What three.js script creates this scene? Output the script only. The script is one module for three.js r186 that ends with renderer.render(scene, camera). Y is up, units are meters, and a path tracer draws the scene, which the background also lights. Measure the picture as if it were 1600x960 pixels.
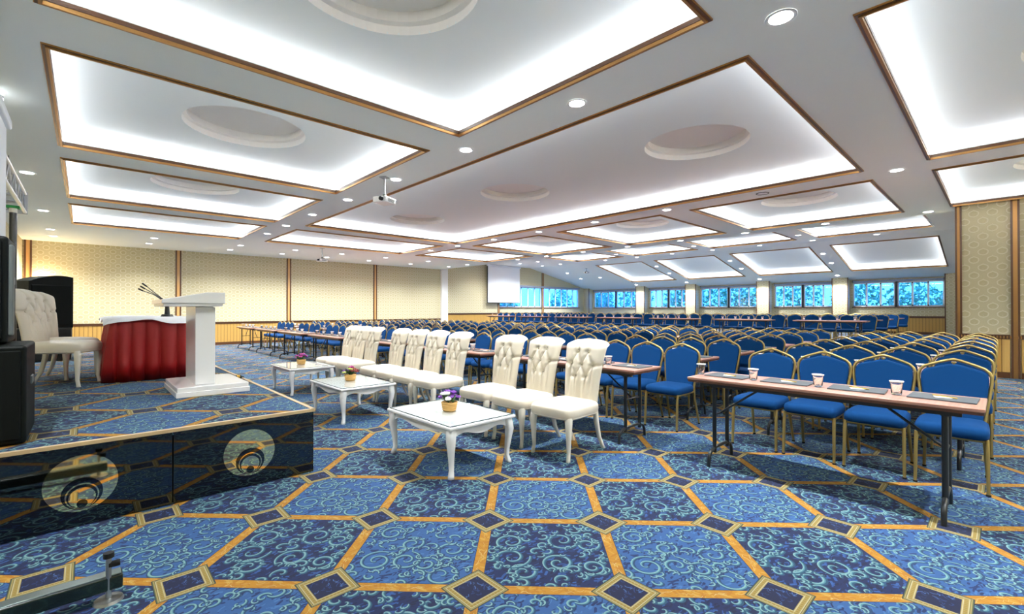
import * as THREE from 'three';
import { RoundedBoxGeometry } from 'three/addons/geometries/RoundedBoxGeometry.js';
import { mergeGeometries, mergeVertices } from 'three/addons/utils/BufferGeometryUtils.js';
import { RectAreaLightUniformsLib } from 'three/addons/lights/RectAreaLightUniformsLib.js';

// ------------------------------------------------------------------ camera, sky, exposure
RectAreaLightUniformsLib.init();
const scene = new THREE.Scene();
const camera = new THREE.PerspectiveCamera(2 * Math.atan(480 / 714.23) * 180 / Math.PI, 1600 / 960, 0.05, 200);
camera.position.set(0, 1.32, 0);
{ const az = 42.976 * Math.PI / 180, pi = 0.3564 * Math.PI / 180;
  camera.lookAt(Math.sin(az) * Math.cos(pi), 1.32 + Math.sin(pi), -Math.cos(az) * Math.cos(pi)); }
scene.background = new THREE.Color().setRGB(4.6, 5.0, 5.4);
const renderer = new THREE.WebGLRenderer({ antialias: true });
renderer.toneMapping = THREE.LinearToneMapping;
renderer.toneMappingExposure = 1.65;
renderer.shadowMap.enabled = true;
const DOWN_I = 29, COVE_L = 27, DOWN_COLOR = 0xf7fbff, COVE_COLOR = 0xfaf8ff;

// ------------------------------------------------------------------ helpers
const seeds = {};
function rng(seed) { let s = seed | 0; return () => { s = (s + 0x6d2b79f5) | 0; let t = Math.imul(s ^ (s >>> 15), 1 | s); t = (t + Math.imul(t ^ (t >>> 7), 61 | t)) ^ t; return ((t ^ (t >>> 14)) >>> 0) / 4294967296; }; }
const taken = {};
function numbered(n) { const k = taken[n] = (taken[n] ?? -1) + 1; return k ? n + '_' + String(k).padStart(3, '0') : n; }
const V = (x, y, z) => new THREE.Vector3(x, y, z);
function shade(o) { o.castShadow = true; o.receiveShadow = true; return o; }
function obj(name, geo, mat, parent) { const m = shade(new THREE.Mesh(Array.isArray(geo) ? merge(geo) : geo, mat)); m.name = parent ? name : numbered(name); (parent ?? scene).add(m); return m; }
function merge(list) { return list.length === 1 ? list[0] : mergeGeometries(list.map((g) => { g = g.index ? g.toNonIndexed() : g; for (const k of Object.keys(g.attributes)) if (!['position', 'normal', 'uv'].includes(k)) g.deleteAttribute(k); if (!g.attributes.uv) g.setAttribute('uv', new THREE.BufferAttribute(new Float32Array(g.attributes.position.count * 2), 2)); return g; })); }
function tag(o, label, category, group, kind) { o.userData = { ...o.userData }; if (label) o.userData.label = label; if (category) o.userData.category = category; if (group) o.userData.group = group; if (kind) o.userData.kind = kind; return o; }
function thing(name, label, category, pos = [0, 0, 0], turn = 0, group) { const o = new THREE.Group(); o.name = numbered(name); o.position.set(...pos); o.rotation.y = turn; scene.add(o); return tag(o, label, category, group); }
function dup(root, pos, turn, label, group) { const r = root.clone(); r.name = numbered(root.name.replace(/_\d\d\d$/, '')); scene.add(r); r.position.set(...pos); r.rotation.y = turn; r.userData = { ...root.userData }; if (label) r.userData.label = label; if (group) r.userData.group = group; return r; }
function struct(name, geo, mat, parent, label) { const m = obj(name, geo, mat, parent); if (!parent) { m.name = name; m.userData.kind = 'structure'; if (label) { m.userData.label = label; m.userData.category = 'structure'; } } return m; }
const box = (x0, x1, y0, y1, z0, z1) => { const g = new THREE.BoxGeometry(Math.abs(x1 - x0), Math.abs(y1 - y0), Math.abs(z1 - z0)); g.translate((x0 + x1) / 2, (y0 + y1) / 2, (z0 + z1) / 2); return g; };
const rbox = (w, h, d, r, x = 0, y = 0, z = 0, s = 2) => { const g = new RoundedBoxGeometry(w, h, d, s, r); g.translate(x, y, z); return g; };
const cyl = (r0, r1, h, x, y, z, n = 16) => { const g = new THREE.CylinderGeometry(r0, r1, h, n); g.translate(x, y, z); return g; };
const tube = (pts, r, n = 20, k = 6, closed = false) => new THREE.TubeGeometry(new THREE.CatmullRomCurve3(pts, closed, 'catmullrom', 0.3), n, r, k, closed);
function bar(a, b, r, k = 6) { const d = b.clone().sub(a), g = new THREE.CylinderGeometry(r, r, d.length(), k); g.applyQuaternion(new THREE.Quaternion().setFromUnitVectors(V(0, 1, 0), d.clone().normalize())); g.translate(...a.clone().add(b).multiplyScalar(0.5).toArray()); return g; }
function boxUV(g) { // metre uvs from position and normal
  g = g.index ? g.toNonIndexed() : g; const p = g.attributes.position, n = g.attributes.normal, uv = new Float32Array(p.count * 2);
  for (let i = 0; i < p.count; i++) { const ax = Math.abs(n.getX(i)), ay = Math.abs(n.getY(i)), az = Math.abs(n.getZ(i));
    const [u, v] = ay > ax && ay > az ? [p.getX(i), -p.getZ(i)] : ax > az ? [-p.getZ(i), p.getY(i)] : [p.getX(i), p.getY(i)]; uv[2 * i] = u; uv[2 * i + 1] = v; }
  g.setAttribute('uv', new THREE.BufferAttribute(uv, 2)); return g;
}
function loft(rings, capA = true, capB = true) { // closed rings of equal length
  const n = rings[0].length, pos = [], idx = [];
  for (const r of rings) for (const p of r) pos.push(p.x, p.y, p.z);
  for (let i = 0; i + 1 < rings.length; i++) for (let j = 0; j < n; j++) { const a = i * n + j, b = i * n + (j + 1) % n, c = a + n, d = b + n; idx.push(a, b, d, a, d, c); }
  const cap = (k, flip) => { const c = rings[k].reduce((s, p) => s.add(p), V(0, 0, 0)).multiplyScalar(1 / n); const at = pos.length / 3; pos.push(c.x, c.y, c.z); for (let j = 0; j < n; j++) { const a = k * n + j, b = k * n + (j + 1) % n; flip ? idx.push(at, b, a) : idx.push(at, a, b); } };
  if (capA) cap(0, true); if (capB) cap(rings.length - 1, false);
  const g = new THREE.BufferGeometry(); g.setAttribute('position', new THREE.Float32BufferAttribute(pos, 3)); g.setIndex(idx);
  g.setAttribute('uv', new THREE.Float32BufferAttribute(new Float32Array(pos.length / 3 * 2), 2)); g.computeVertexNormals(); return g;
}
function leg(path, n = 8, sq = 0.6) { // path of [x, y, z, radius], top to bottom; rounded-square section
  return loft([...path].reverse().map(([x, y, z, r]) => Array.from({ length: n }, (_, k) => { const a = -(k / n) * 2 * Math.PI + Math.PI / n, c = Math.cos(a), s = Math.sin(a); return V(x + r * Math.sign(c) * Math.pow(Math.abs(c), sq), y, z + r * Math.sign(s) * Math.pow(Math.abs(s), sq)); })));
}
const std = (hex, o = {}) => new THREE.MeshStandardMaterial({ color: hex, roughness: 0.6, ...o });
const phys = (hex, o = {}) => new THREE.MeshPhysicalMaterial({ color: hex, roughness: 0.5, ...o });
function canvasTex(w, h, draw, srgb = true) { const c = document.createElement('canvas'); c.width = w; c.height = h; draw(c.getContext('2d'), w, h); const t = new THREE.CanvasTexture(c); t.wrapS = t.wrapT = THREE.RepeatWrapping; t.magFilter = THREE.LinearFilter; if (srgb) t.colorSpace = THREE.SRGBColorSpace; return t; }
const ord = ['first', 'second', 'third', 'fourth', 'fifth', 'sixth', 'seventh', 'eighth', 'ninth', 'tenth', 'eleventh', 'twelfth'];

// ------------------------------------------------------------------ printed carpet (1 m repeat)
function carpetTexture() {
  const N = 2048;
  return canvasTex(N, N, (g) => {
    g.fillStyle = '#1d3f7c'; g.fillRect(0, 0, N, N);
    const cell = (cx, cy, dark, seed) => {
      const R = rng(seed); g.save(); g.translate(cx * N, cy * N); g.beginPath(); const h = 0.5 * N; g.moveTo(-h, 0); g.lineTo(0, -h); g.lineTo(h, 0); g.lineTo(0, h); g.closePath(); g.clip();
      g.fillStyle = dark ? '#0f2862' : '#3a70b4'; g.fillRect(-h, -h, 2 * h, 2 * h);
      g.rotate(Math.PI / 4); const q = h * 0.7071; g.lineCap = 'round'; g.lineJoin = 'round';
      for (let i = 0; i < 760; i++) { // woven flecks
        const x = (R() * 2 - 1) * q, y = (R() * 2 - 1) * q, L = 20 + R() * 60, a = -0.7 + (R() - 0.5) * 1.4;
        g.strokeStyle = dark ? ['#0e2152', '#2a5aa6', '#0b1a45', '#3468b4'][i % 4] : ['#1a3878', '#4f8acc', '#16306c', '#1a3878', '#3d74b6'][i % 5]; g.lineWidth = 8 + R() * 20; g.beginPath(); g.moveTo(x, y);
        g.quadraticCurveTo(x + Math.cos(a) * L * 0.5 + (R() - 0.5) * 30, y + Math.sin(a) * L * 0.5 + (R() - 0.5) * 30, x + Math.cos(a) * L, y + Math.sin(a) * L); g.stroke();
      }
      const spiral = (x, y, r, a0, dir, turns, w, col, off) => { g.strokeStyle = col; let px, py; const n = Math.round(26 * turns) + 6;
        for (let k = 0; k <= n; k++) { const t = k / n, rr = r * Math.pow(1 - t, 0.75) + r * 0.1, a = a0 + dir * t * turns * 2 * Math.PI, X = x + off + Math.cos(a) * rr, Y = y + off + Math.sin(a) * rr; if (k) { g.lineWidth = w * (0.45 + 0.9 * Math.sin(Math.PI * Math.min(1, 0.12 + t * 0.9))); g.beginPath(); g.moveTo(px, py); g.lineTo(X, Y); g.stroke(); } px = X; py = Y; } };
      const list = []; const add = (x, y, r) => { for (const [a, b, c] of list) if (Math.hypot(a - x, b - y) < (c + r) * 0.86) return false; list.push([x, y, r]); return true; };
      let tries = 0; while (list.length < 7 && tries++ < 400) add((R() * 1.5 - 0.75) * q, (R() * 1.5 - 0.75) * q, (0.17 + R() * 0.1) * q);
      tries = 0; while (list.length < 40 && tries++ < 8000) add((R() * 1.84 - 0.92) * q, (R() * 1.84 - 0.92) * q, (0.075 + R() * 0.055) * q);
      const teal = dark ? '#275f7e' : '#1f4f7c', pale = '#9fd0cf', mid = '#5d9fb0';
      for (const [x, y, r] of list) { const big = r > 0.15 * q, a0 = R() * 6.28, dir = R() < 0.5 ? 1 : -1, turns = big ? 1.55 : 0.55 + R() * 0.35;
        spiral(x, y, r, a0, dir, turns, big ? 36 : 32, teal, 10); spiral(x, y, r, a0, dir, turns, big ? 20 : 18, mid, 2); spiral(x, y, r, a0, dir, turns, big ? 12 : 11, pale, -3);
        for (let k = 0; k < (big ? 6 : 1); k++) { const a = a0 + R() * 6.28, s = r * (0.9 + R() * 0.25), bx = x + Math.cos(a) * s, by = y + Math.sin(a) * s, rr = (0.05 + R() * 0.04) * q; spiral(bx, by, rr, a + 1.5, dir, 0.55, 24, teal, 7); spiral(bx, by, rr, a + 1.5, dir, 0.5, 11, pale, -2); } }
      g.restore();
    };
    cell(0.5, 0, true, 11); cell(0.5, 1, true, 11); cell(0, 0.5, false, 23); cell(1, 0.5, false, 23);
    const band = (x0, y0, x1, y1, seed) => { g.save(); g.translate(x0 * N, y0 * N); g.rotate(Math.atan2(y1 - y0, x1 - x0)); const L = Math.hypot(x1 - x0, y1 - y0) * N, w = 0.06 * N, R = rng(seed);
      g.fillStyle = '#1a2f63'; g.fillRect(0, -w / 2 - 7, L, w + 14); g.fillStyle = '#e3a01f'; g.fillRect(0, -w / 2, L, w); g.beginPath(); g.rect(0, -w / 2, L, w); g.clip();
      for (let i = 0; i < 60; i++) { g.fillStyle = i % 3 ? '#d8921a' : '#efb844'; g.beginPath(); g.ellipse(R() * L, (R() - 0.5) * w, 30 + R() * 50, 6 + R() * 12, R() * 3, 0, 7); g.fill(); }
      g.strokeStyle = '#f6dc9a'; for (let i = 0; i < 26; i++) { let x = R() * L, y = (R() - 0.5) * w; g.lineWidth = 2 + R() * 4; g.beginPath(); g.moveTo(x, y); for (let k = 0; k < 4; k++) { x += 14 + R() * 22; y += (R() - 0.5) * 50; g.lineTo(x, y); } g.stroke(); } g.restore(); };
    band(0, 0, 0.5, 0.5, 1); band(0.5, 0.5, 1, 1, 2); band(0, 1, 0.5, 0.5, 3); band(0.5, 0.5, 1, 0, 4);
    const node = (cx, cy) => { const R = rng(77), s = 0.112 * N, b = 0.038 * N; g.save(); g.translate(cx * N, cy * N);
      g.fillStyle = '#1d2b45'; g.fillRect(-s - 6, -s - 6, 2 * s + 12, 2 * s + 12); g.fillStyle = '#6f7a4c'; g.fillRect(-s, -s, 2 * s, 2 * s); g.fillStyle = '#c9b36c'; g.fillRect(-s + 8, -s + 8, 2 * s - 16, 2 * s - 16);
      g.strokeStyle = '#7d7a45'; g.lineWidth = 5; g.strokeRect(-s + 20, -s + 20, 2 * s - 40, 2 * s - 40); g.strokeStyle = '#ece2b4'; g.lineWidth = 6; g.strokeRect(-s + 27, -s + 27, 2 * s - 54, 2 * s - 54);
      g.fillStyle = '#b8993f'; for (let k = -5; k <= 5; k++) for (const e of [-1, 1]) { g.fillRect(k * 36 - 13, e * (s - 48) - 12, 26, 24); g.fillRect(e * (s - 48) - 12, k * 36 - 13, 24, 26); }
      g.strokeStyle = '#ece2b4'; g.lineWidth = 6; g.strokeRect(-s + 68, -s + 68, 2 * s - 136, 2 * s - 136);
      const i = s - b; g.fillStyle = '#0e1c4c'; g.fillRect(-i, -i, 2 * i, 2 * i); g.beginPath(); g.rect(-i, -i, 2 * i, 2 * i); g.clip();
      for (let k = 0; k < 26; k++) { g.strokeStyle = k % 3 ? '#24498f' : '#4f7cc0'; g.lineWidth = 3 + R() * 7; let x = (R() * 2 - 1) * i, y = (R() * 2 - 1) * i; g.beginPath(); g.moveTo(x, y); for (let m = 0; m < 4; m++) { x += (R() - 0.4) * 50; y += (R() - 0.6) * 50; g.lineTo(x, y); } g.stroke(); }
      g.restore(); };
    for (const [x, y] of [[0, 0], [1, 0], [0, 1], [1, 1], [0.5, 0.5]]) node(x, y);
  });
}
const carpetMat = std(0xa6a6a6, { map: carpetTexture(), roughness: 0.95 });
function carpetPlane(x0, x1, z0, z1, y) { const g = box(x0, x1, y - 0.04, y, z0, z1).toNonIndexed(); const p = g.attributes.position, uv = g.attributes.uv; for (let i = 0; i < p.count; i++) uv.setXY(i, p.getX(i) - 1.35, -(p.getZ(i) + 1.706) + (p.getY(i) < y - 0.01 ? 0.04 : 0)); return g; }

// wallpaper: 0.26 x 0.31 m half-drop ogee repeat
const paperTex = canvasTex(520, 620, (g, w, h) => {
  g.fillStyle = '#d4cbaa'; g.fillRect(0, 0, w, h); const R = rng(5);
  for (let i = 0; i < 5000; i++) { g.fillStyle = ['#cbc19d', '#dbd3b6', '#c8bd97'][i % 3]; g.fillRect(R() * w, R() * h, 3 + R() * 6, 2); }
  const motif = (x, y) => { g.save(); g.translate(x, y);
    const ogee = (a, b) => { g.beginPath(); g.moveTo(0, -b); g.bezierCurveTo(a * 0.25, -b * 0.72, a, -b * 0.7, a, 0); g.bezierCurveTo(a, b * 0.8, a * 0.35, b, 0, b); g.bezierCurveTo(-a * 0.35, b, -a, b * 0.8, -a, 0); g.bezierCurveTo(-a, -b * 0.7, -a * 0.25, -b * 0.72, 0, -b); g.closePath(); };
    g.lineWidth = 30; g.strokeStyle = '#ebe5d3'; ogee(142, 132); g.stroke(); g.lineWidth = 7; g.strokeStyle = '#c9be97'; ogee(162, 152); g.stroke();
    g.fillStyle = '#cabf98'; ogee(100, 92); g.fill(); g.strokeStyle = '#d6ccac'; g.lineWidth = 5; for (let k = -3; k <= 3; k++) { g.beginPath(); g.moveTo(0, 80); g.quadraticCurveTo(k * 22, 20, k * 28, -54 + Math.abs(k) * 12); g.stroke(); }
    g.fillStyle = '#e2dabf'; g.beginPath(); g.arc(0, -152, 12, 0, 7); g.arc(0, 152, 9, 0, 7); g.fill(); g.restore(); };
  for (const [x, y] of [[0, 0], [520, 0], [0, 620], [520, 620], [260, 310]]) motif(x, y);
});
paperTex.repeat.set(1 / 0.26, 1 / 0.31);
const M = {
  paper: std(0xf6f4ec, { map: paperTex, roughness: 0.8 }),
  ceiling: std(0xeff4f1, { roughness: 0.85 }), cove: std(0xe9f0ef, { roughness: 0.85 }), rim: std(0xf2f0ea, { roughness: 0.7 }),
  gold: phys(0xb98a52, { metalness: 0.8, roughness: 0.32 }), brown: phys(0x5a3516, { roughness: 0.35, clearcoat: 0.5, clearcoatRoughness: 0.25 }),
  strip: std(0xffffff, { emissive: 0xfbf8ff, emissiveIntensity: 2 }),
  lampface: std(0xffffff, { emissive: 0xffffff, emissiveIntensity: 12 }), lampring: std(0xf2f2f2, { roughness: 0.4 }),
  white: phys(0xf2f1ee, { roughness: 0.25, clearcoat: 0.5, clearcoatRoughness: 0.12 }), plaster: std(0xf0eee8, { roughness: 0.8 }),
  leather: phys(0xdcd2be, { roughness: 0.42, clearcoat: 0.15, clearcoatRoughness: 0.4 }), ivoryleg: phys(0xe2dccd, { roughness: 0.3, clearcoat: 0.4 }),
  blue: phys(0x00386a, { roughness: 0.9, specularIntensity: 0.4, sheen: 0.12, sheenColor: new THREE.Color(0x2f6fc8), sheenRoughness: 0.5 }),
  brass: phys(0xab955c, { metalness: 0.75, roughness: 0.34 }), black: phys(0x14181a, { roughness: 0.35, clearcoat: 0.3 }), blackfoot: std(0x101010, { roughness: 0.8 }),
  blackgloss: phys(0x030504, { roughness: 0.03, ior: 1.85 }), goldmirror: phys(0xffe6b0, { metalness: 1, roughness: 0.04 }),
  blackflat: std(0x0d0f0f, { roughness: 0.6 }), cabinet: phys(0x040906, { roughness: 0.55, specularIntensity: 0.35 }), grille: phys(0x060a08, { roughness: 0.7, specularIntensity: 0.3 }), greyplastic: std(0x59605f, { roughness: 0.5 }),
  alu: phys(0xc9ccd0, { metalness: 0.9, roughness: 0.28 }), steel: phys(0xa7abad, { metalness: 0.9, roughness: 0.3 }),
  red: phys(0x990a0d, { roughness: 0.5, sheen: 0.6, sheenColor: new THREE.Color(0xff5a50), sheenRoughness: 0.4 }), linen: std(0xeeeef0, { roughness: 0.75 }),
  screen: std(0xf3f6f8, { roughness: 0.7 }), pad: std(0x4a5156, { roughness: 0.5 }), paperwhite: std(0xf7f4ea, { roughness: 0.8 }), pen: std(0xc9a545, { roughness: 0.35, metalness: 0.6 }),
  glass: phys(0xffffff, { transmission: 1, roughness: 0.02, ior: 1.5, thickness: 0.003 }), pane: phys(0x80c2ff, { transmission: 1, roughness: 0.0, ior: 1.5, thickness: 0 }),
  tableglass: phys(0xf3fafc, { transmission: 1, roughness: 0.0, ior: 1.52, thickness: 0 }), glassedge: phys(0x24413f, { roughness: 0.15 }),
  frame: std(0xe8eef2, { roughness: 0.4 }), darkpost: std(0x23282c, { roughness: 0.5 }), blind: std(0x9aa3b8, { roughness: 0.8 }),
  green: std(0x128a3c, { roughness: 0.5 }), basket: std(0xd0a562, { roughness: 0.85 }), purple: std(0x7c3fa6, { roughness: 0.7 }), magenta: std(0xa8357f, { roughness: 0.7 }), petalwhite: std(0xf4f1ec, { roughness: 0.7 }), leaf: std(0x3c5a2a, { roughness: 0.7 }), yellowgreen: std(0xb9c25c, { roughness: 0.7 }), darkred: std(0x7d1f1c, { roughness: 0.7 }),
  bark: std(0x6a5a48, { roughness: 0.9 }), foliage: std(0x86a37e, { roughness: 0.9, side: THREE.DoubleSide }), grass: std(0x6d8a58, { roughness: 1 }),
};
const woodTex = (base, lines, seed) => canvasTex(256, 512, (g, w, h) => { const R = rng(seed); g.fillStyle = base; g.fillRect(0, 0, w, h); for (let i = 0; i < 160; i++) { g.strokeStyle = lines[i % lines.length]; g.globalAlpha = 0.25; g.lineWidth = 0.6 + R() * 2.2; const x = R() * w; g.beginPath(); g.moveTo(x, 0); g.bezierCurveTo(x + (R() - 0.5) * 16, h * 0.3, x + (R() - 0.5) * 16, h * 0.7, x, h); g.stroke(); } });
M.planks = [3, 4, 5].map((s) => std([0xe3c98e, 0xd9bc7c, 0xe8cf98][s - 3], { map: woodTex('#e6d0a0', ['#b98b45', '#f2e2b8', '#a97b3a'], s), roughness: 0.5 }));
M.tabletop = phys(0xffffff, { map: (() => { const t = woodTex('#b98a78', ['#a8705c', '#cfa593', '#966450'], 9); t.repeat.set(2, 0.6); t.rotation = Math.PI / 2; return t; })(), roughness: 0.28, clearcoat: 0.35, clearcoatRoughness: 0.15 });
M.oak = phys(0xd9a765, { roughness: 0.4, clearcoat: 0.3 });
M.edge = std(0x5f3a2a, { roughness: 0.45 });

// ------------------------------------------------------------------ shell: floor, stage, walls
struct('floor', carpetPlane(-1.42, 13.6, -20.2, 3.6, 0), carpetMat);
const platform = struct('floor_platform', carpetPlane(13.6, 26.5, -20.2, -0.66, 0.27), carpetMat);
struct('platform_riser', box(13.6, 13.63, 0, 0.23, -20.2, -0.66), M.brown, platform);
const wallFace = (outline, holes, depth = 0.2) => { const s = new THREE.Shape(outline.map(([a, b]) => new THREE.Vector2(a, b))); for (const [a0, a1, b0, b1] of holes) s.holes.push(new THREE.Path([[a0, b0], [a0, b1], [a1, b1], [a1, b0]].map(([a, b]) => new THREE.Vector2(a, b)))); return new THREE.ExtrudeGeometry(s, { depth, bevelEnabled: false }); };
const wallZ = (outline, holes, z) => { const g = wallFace(outline, holes); g.translate(0, 0, z - 0.2); return g; };             // faces +z, plane at z
const wallX = (outline, holes, x) => { const g = wallFace(outline.map(([a, b]) => [-a, b]), holes.map(([a0, a1, b0, b1]) => [-a1, -a0, b0, b1])); g.rotateY(Math.PI / 2); g.translate(x, 0, 0); return g; }; // faces -x
const slopeY = (x) => x < 20.4 ? 3.93 : 3.93 - 0.2095 * (x - 20.4);
const WX = 25.75, WR = 26.2;   // pilaster fronts, recessed window plane
const gable = struct('wall_gable', wallZ([[-1.62, -0.1], [26.6, -0.1], [26.6, slopeY(26.6)], [20.4, 3.95], [13.7, 3.95], [13.7, 3.5], [-1.62, 3.5]], [[17.85, 21.42, 1.47, 2.74], [21.62, 25.2, 1.47, 2.74]], -20.2), M.paper);
const wallLeft = struct('wall_left', box(-1.62, -1.42, -0.1, 3.5, -20.4, 3.8), M.paper); boxUV2(wallLeft);
function boxUV2(m) { m.geometry = boxUV(m.geometry); return m; }
const wallRight = struct('wall_right', boxUV(box(13.05, 13.25, -0.1, 3.5, -0.66, 3.8)), M.paper);
struct('wall_partition', boxUV(merge([box(13.06, 13.76, -0.1, 3.46, -0.655, -0.46), box(13.76, 26.6, -0.1, 4.0, -0.655, -0.46)])), M.paper);
struct('wall_rear', boxUV(box(-1.62, 13.25, -0.1, 3.5, 3.6, 3.8)), M.paper);
const pilZ = [[-5.48, -4.88], [-8.8, -8.2], [-12.7, -12.1], [-16.0, -15.4], [-20.2, -19.75], [-1.6, -0.66]];
const bays = [[-4.88, -1.6], [-8.2, -5.48], [-12.1, -8.8], [-15.4, -12.7], [-19.75, -16.0]];
const wallWin = struct('wall_windows', wallX([[-0.66, 0.1], [-20.4, 0.1], [-20.4, 3.1], [-0.66, 3.1]], bays.map(([a, b]) => [a + 0.12, b - 0.05, 1.45, 2.57]), WR), M.paper);
for (const [a, b] of pilZ) { struct('pilaster', boxUV(box(WX, WR, 0.27, slopeY(WX) + 0.03, a, b)), M.paper, wallWin); for (const z of [a, b]) if (z > -20 && z < -1) struct('pilaster_edge', box(WX - 0.012, WX + 0.03, 0.27, slopeY(WX), z - 0.02, z + 0.02), M.brown, wallWin); }
// wainscot: planks, chair rail, base
function wainscot(parent, along, a0, a1, at, face, y0, h, single, pitch = 0.105) { // along 'x' or 'z'
  const n = Math.round((a1 - a0) / pitch), p = (a1 - a0) / n, mk = (s0, s1, ya, yb, d) => along === 'x' ? box(s0, s1, ya, yb, at, at + face * d) : box(at, at + face * d, ya, yb, s0, s1);
  const list = [];
  const g0 = single ? (along === 'x' ? rbox(p - 0.008, h - 0.2, 0.022, 0.006, 0, 0, 0, 1) : rbox(0.022, h - 0.2, p - 0.008, 0.006, 0, 0, 0, 1)) : null;
  for (let i = 0; i < n; i++) { const s = a0 + p * (i + 0.5);
    if (single) { const m = obj('plank', g0, M.planks[(i * 7) % 3], parent); m.position.set(along === 'x' ? s : at + face * 0.012, y0 + h / 2 + 0.01, along === 'x' ? at + face * 0.012 : s); }
    else list.push(mk(s - p / 2 + 0.005, s + p / 2 - 0.005, y0 + 0.09, y0 + h - 0.07, 0.02)); }
  if (!single) tag(obj('wainscot_planks', list, M.planks[0], parent), null, null, null, 'stuff');
  obj('wainscot_backing', mk(a0, a1, y0 + 0.05, y0 + h - 0.05, 0.006), M.brown, parent);
  obj('chair_rail', [mk(a0, a1, y0 + h - 0.085, y0 + h, 0.035), mk(a0, a1, y0 + h - 0.02, y0 + h, 0.055)], M.brown, parent);
  obj('baseboard', [mk(a0, a1, y0, y0 + 0.1, 0.03)], M.brown, parent);
}
wainscot(gable, 'x', -1.42, 13.74, -20.2, 1, 0, 0.87, false);
wainscot(gable, 'x', 14.02, 17.74, -20.2, 1, 0.27, 0.87, false);
wainscot(gable, 'x', 17.74, 25.7, -20.2, 1, 0.27, 0.87, false);
wainscot(wallLeft, 'z', -20.2, -12, -1.42, 1, 0, 0.87, false);
for (const [a, b] of bays) wainscot(wallWin, 'z', a, b, WR, -1, 0.27, 0.78, false);
wainscot(wallRight, 'z', -0.6, 0.1, 13.05, -1, 0, 0.84, true, 0.115);
wainscot(wallRight, 'z', 0.24, 3.5, 13.05, -1, 0, 0.84, true, 0.115);
// beaded band on the chair rail of the near wall
for (let z = -0.57; z < 1.2; z += 0.045) obj('rail_bead', rbox(0.012, 0.05, 0.02, 0.004, 13.05 - 0.038, 0.79, z, 1), M.gold, wallRight);
// wooden wall strips
let trimN = 0;
function stripZ(x, z, y0, y1, w = 0.17) { const t = new THREE.Group(); t.name = 'trim_' + (++trimN); t.userData.kind = 'structure'; scene.add(t); obj('trim_edge', [box(x - w / 2, x - w / 2 + 0.045, y0, y1, z, z + 0.035), box(x + w / 2 - 0.045, x + w / 2, y0, y1, z, z + 0.035)], M.brown, t); obj('trim_center', box(x - w / 2 + 0.04, x + w / 2 - 0.04, y0, y1, z, z + 0.024), M.oak, t); }
for (const x of [-1.3, 2.42, 6.15, 9.98]) stripZ(x, -20.2, 0.87, 3.45);
stripZ(21.52, -20.2, 1.14, slopeY(21.52), 0.18); stripZ(17.74, -20.2, 1.14, 3.93, 0.14);
function stripX(z, x, y0, y1, w = 0.1) { const t = new THREE.Group(); t.name = 'trim_' + (++trimN); t.userData.kind = 'structure'; scene.add(t); obj('trim_edge', [box(x, x - 0.03, y0, y1, z - w / 2, z - w / 2 + 0.03), box(x, x - 0.03, y0, y1, z + w / 2 - 0.03, z + w / 2)], M.brown, t); obj('trim_center', box(x, x - 0.02, y0, y1, z - w / 2 + 0.03, z + w / 2 - 0.03), M.gold, t); }
stripX(-0.61, 13.05, 0, 3.45); stripX(0.17, 13.05, 0, 3.45, 0.12);
const pilW = struct('pilaster_white', box(13.66, 14.04, 0, 3.6, -20.2, -20.05), M.plaster); pilW.name = 'trim_' + (++trimN);

// ------------------------------------------------------------------ ceilings with lit coffers
const ROWS = [[-0.70, 2.35], [-4.51, -1.46], [-8.27, -5.22], [-11.97, -8.97], [-15.57, -12.70]];
const COLS = { A: [-0.25, 3.32], B: [4.06, 8.67], C: [9.4, 12.95] };
const T = 0.06, REC = 0.24, LEDGE = 0.17;
function slab(outline, holes) { const s = new THREE.Shape(outline.map(([a, b]) => new THREE.Vector2(a, b))); for (const [x0, x1, z0, z1] of holes) s.holes.push(new THREE.Path([[x0, z0], [x0, z1], [x1, z1], [x1, z0]].map(([a, b]) => new THREE.Vector2(a, b)))); const g = new THREE.ExtrudeGeometry(s, { depth: T, bevelEnabled: false }); g.rotateX(Math.PI / 2); g.translate(0, T, 0); return g; }
function ringGeo(x0, x1, z0, z1, w, y0, y1) { return [box(x0 - w, x1 + w, y0, y1, z0 - w, z0), box(x0 - w, x1 + w, y0, y1, z1, z1 + w), box(x0 - w, x0, y0, y1, z0, z1), box(x1, x1 + w, y0, y1, z0, z1)]; }
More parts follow.
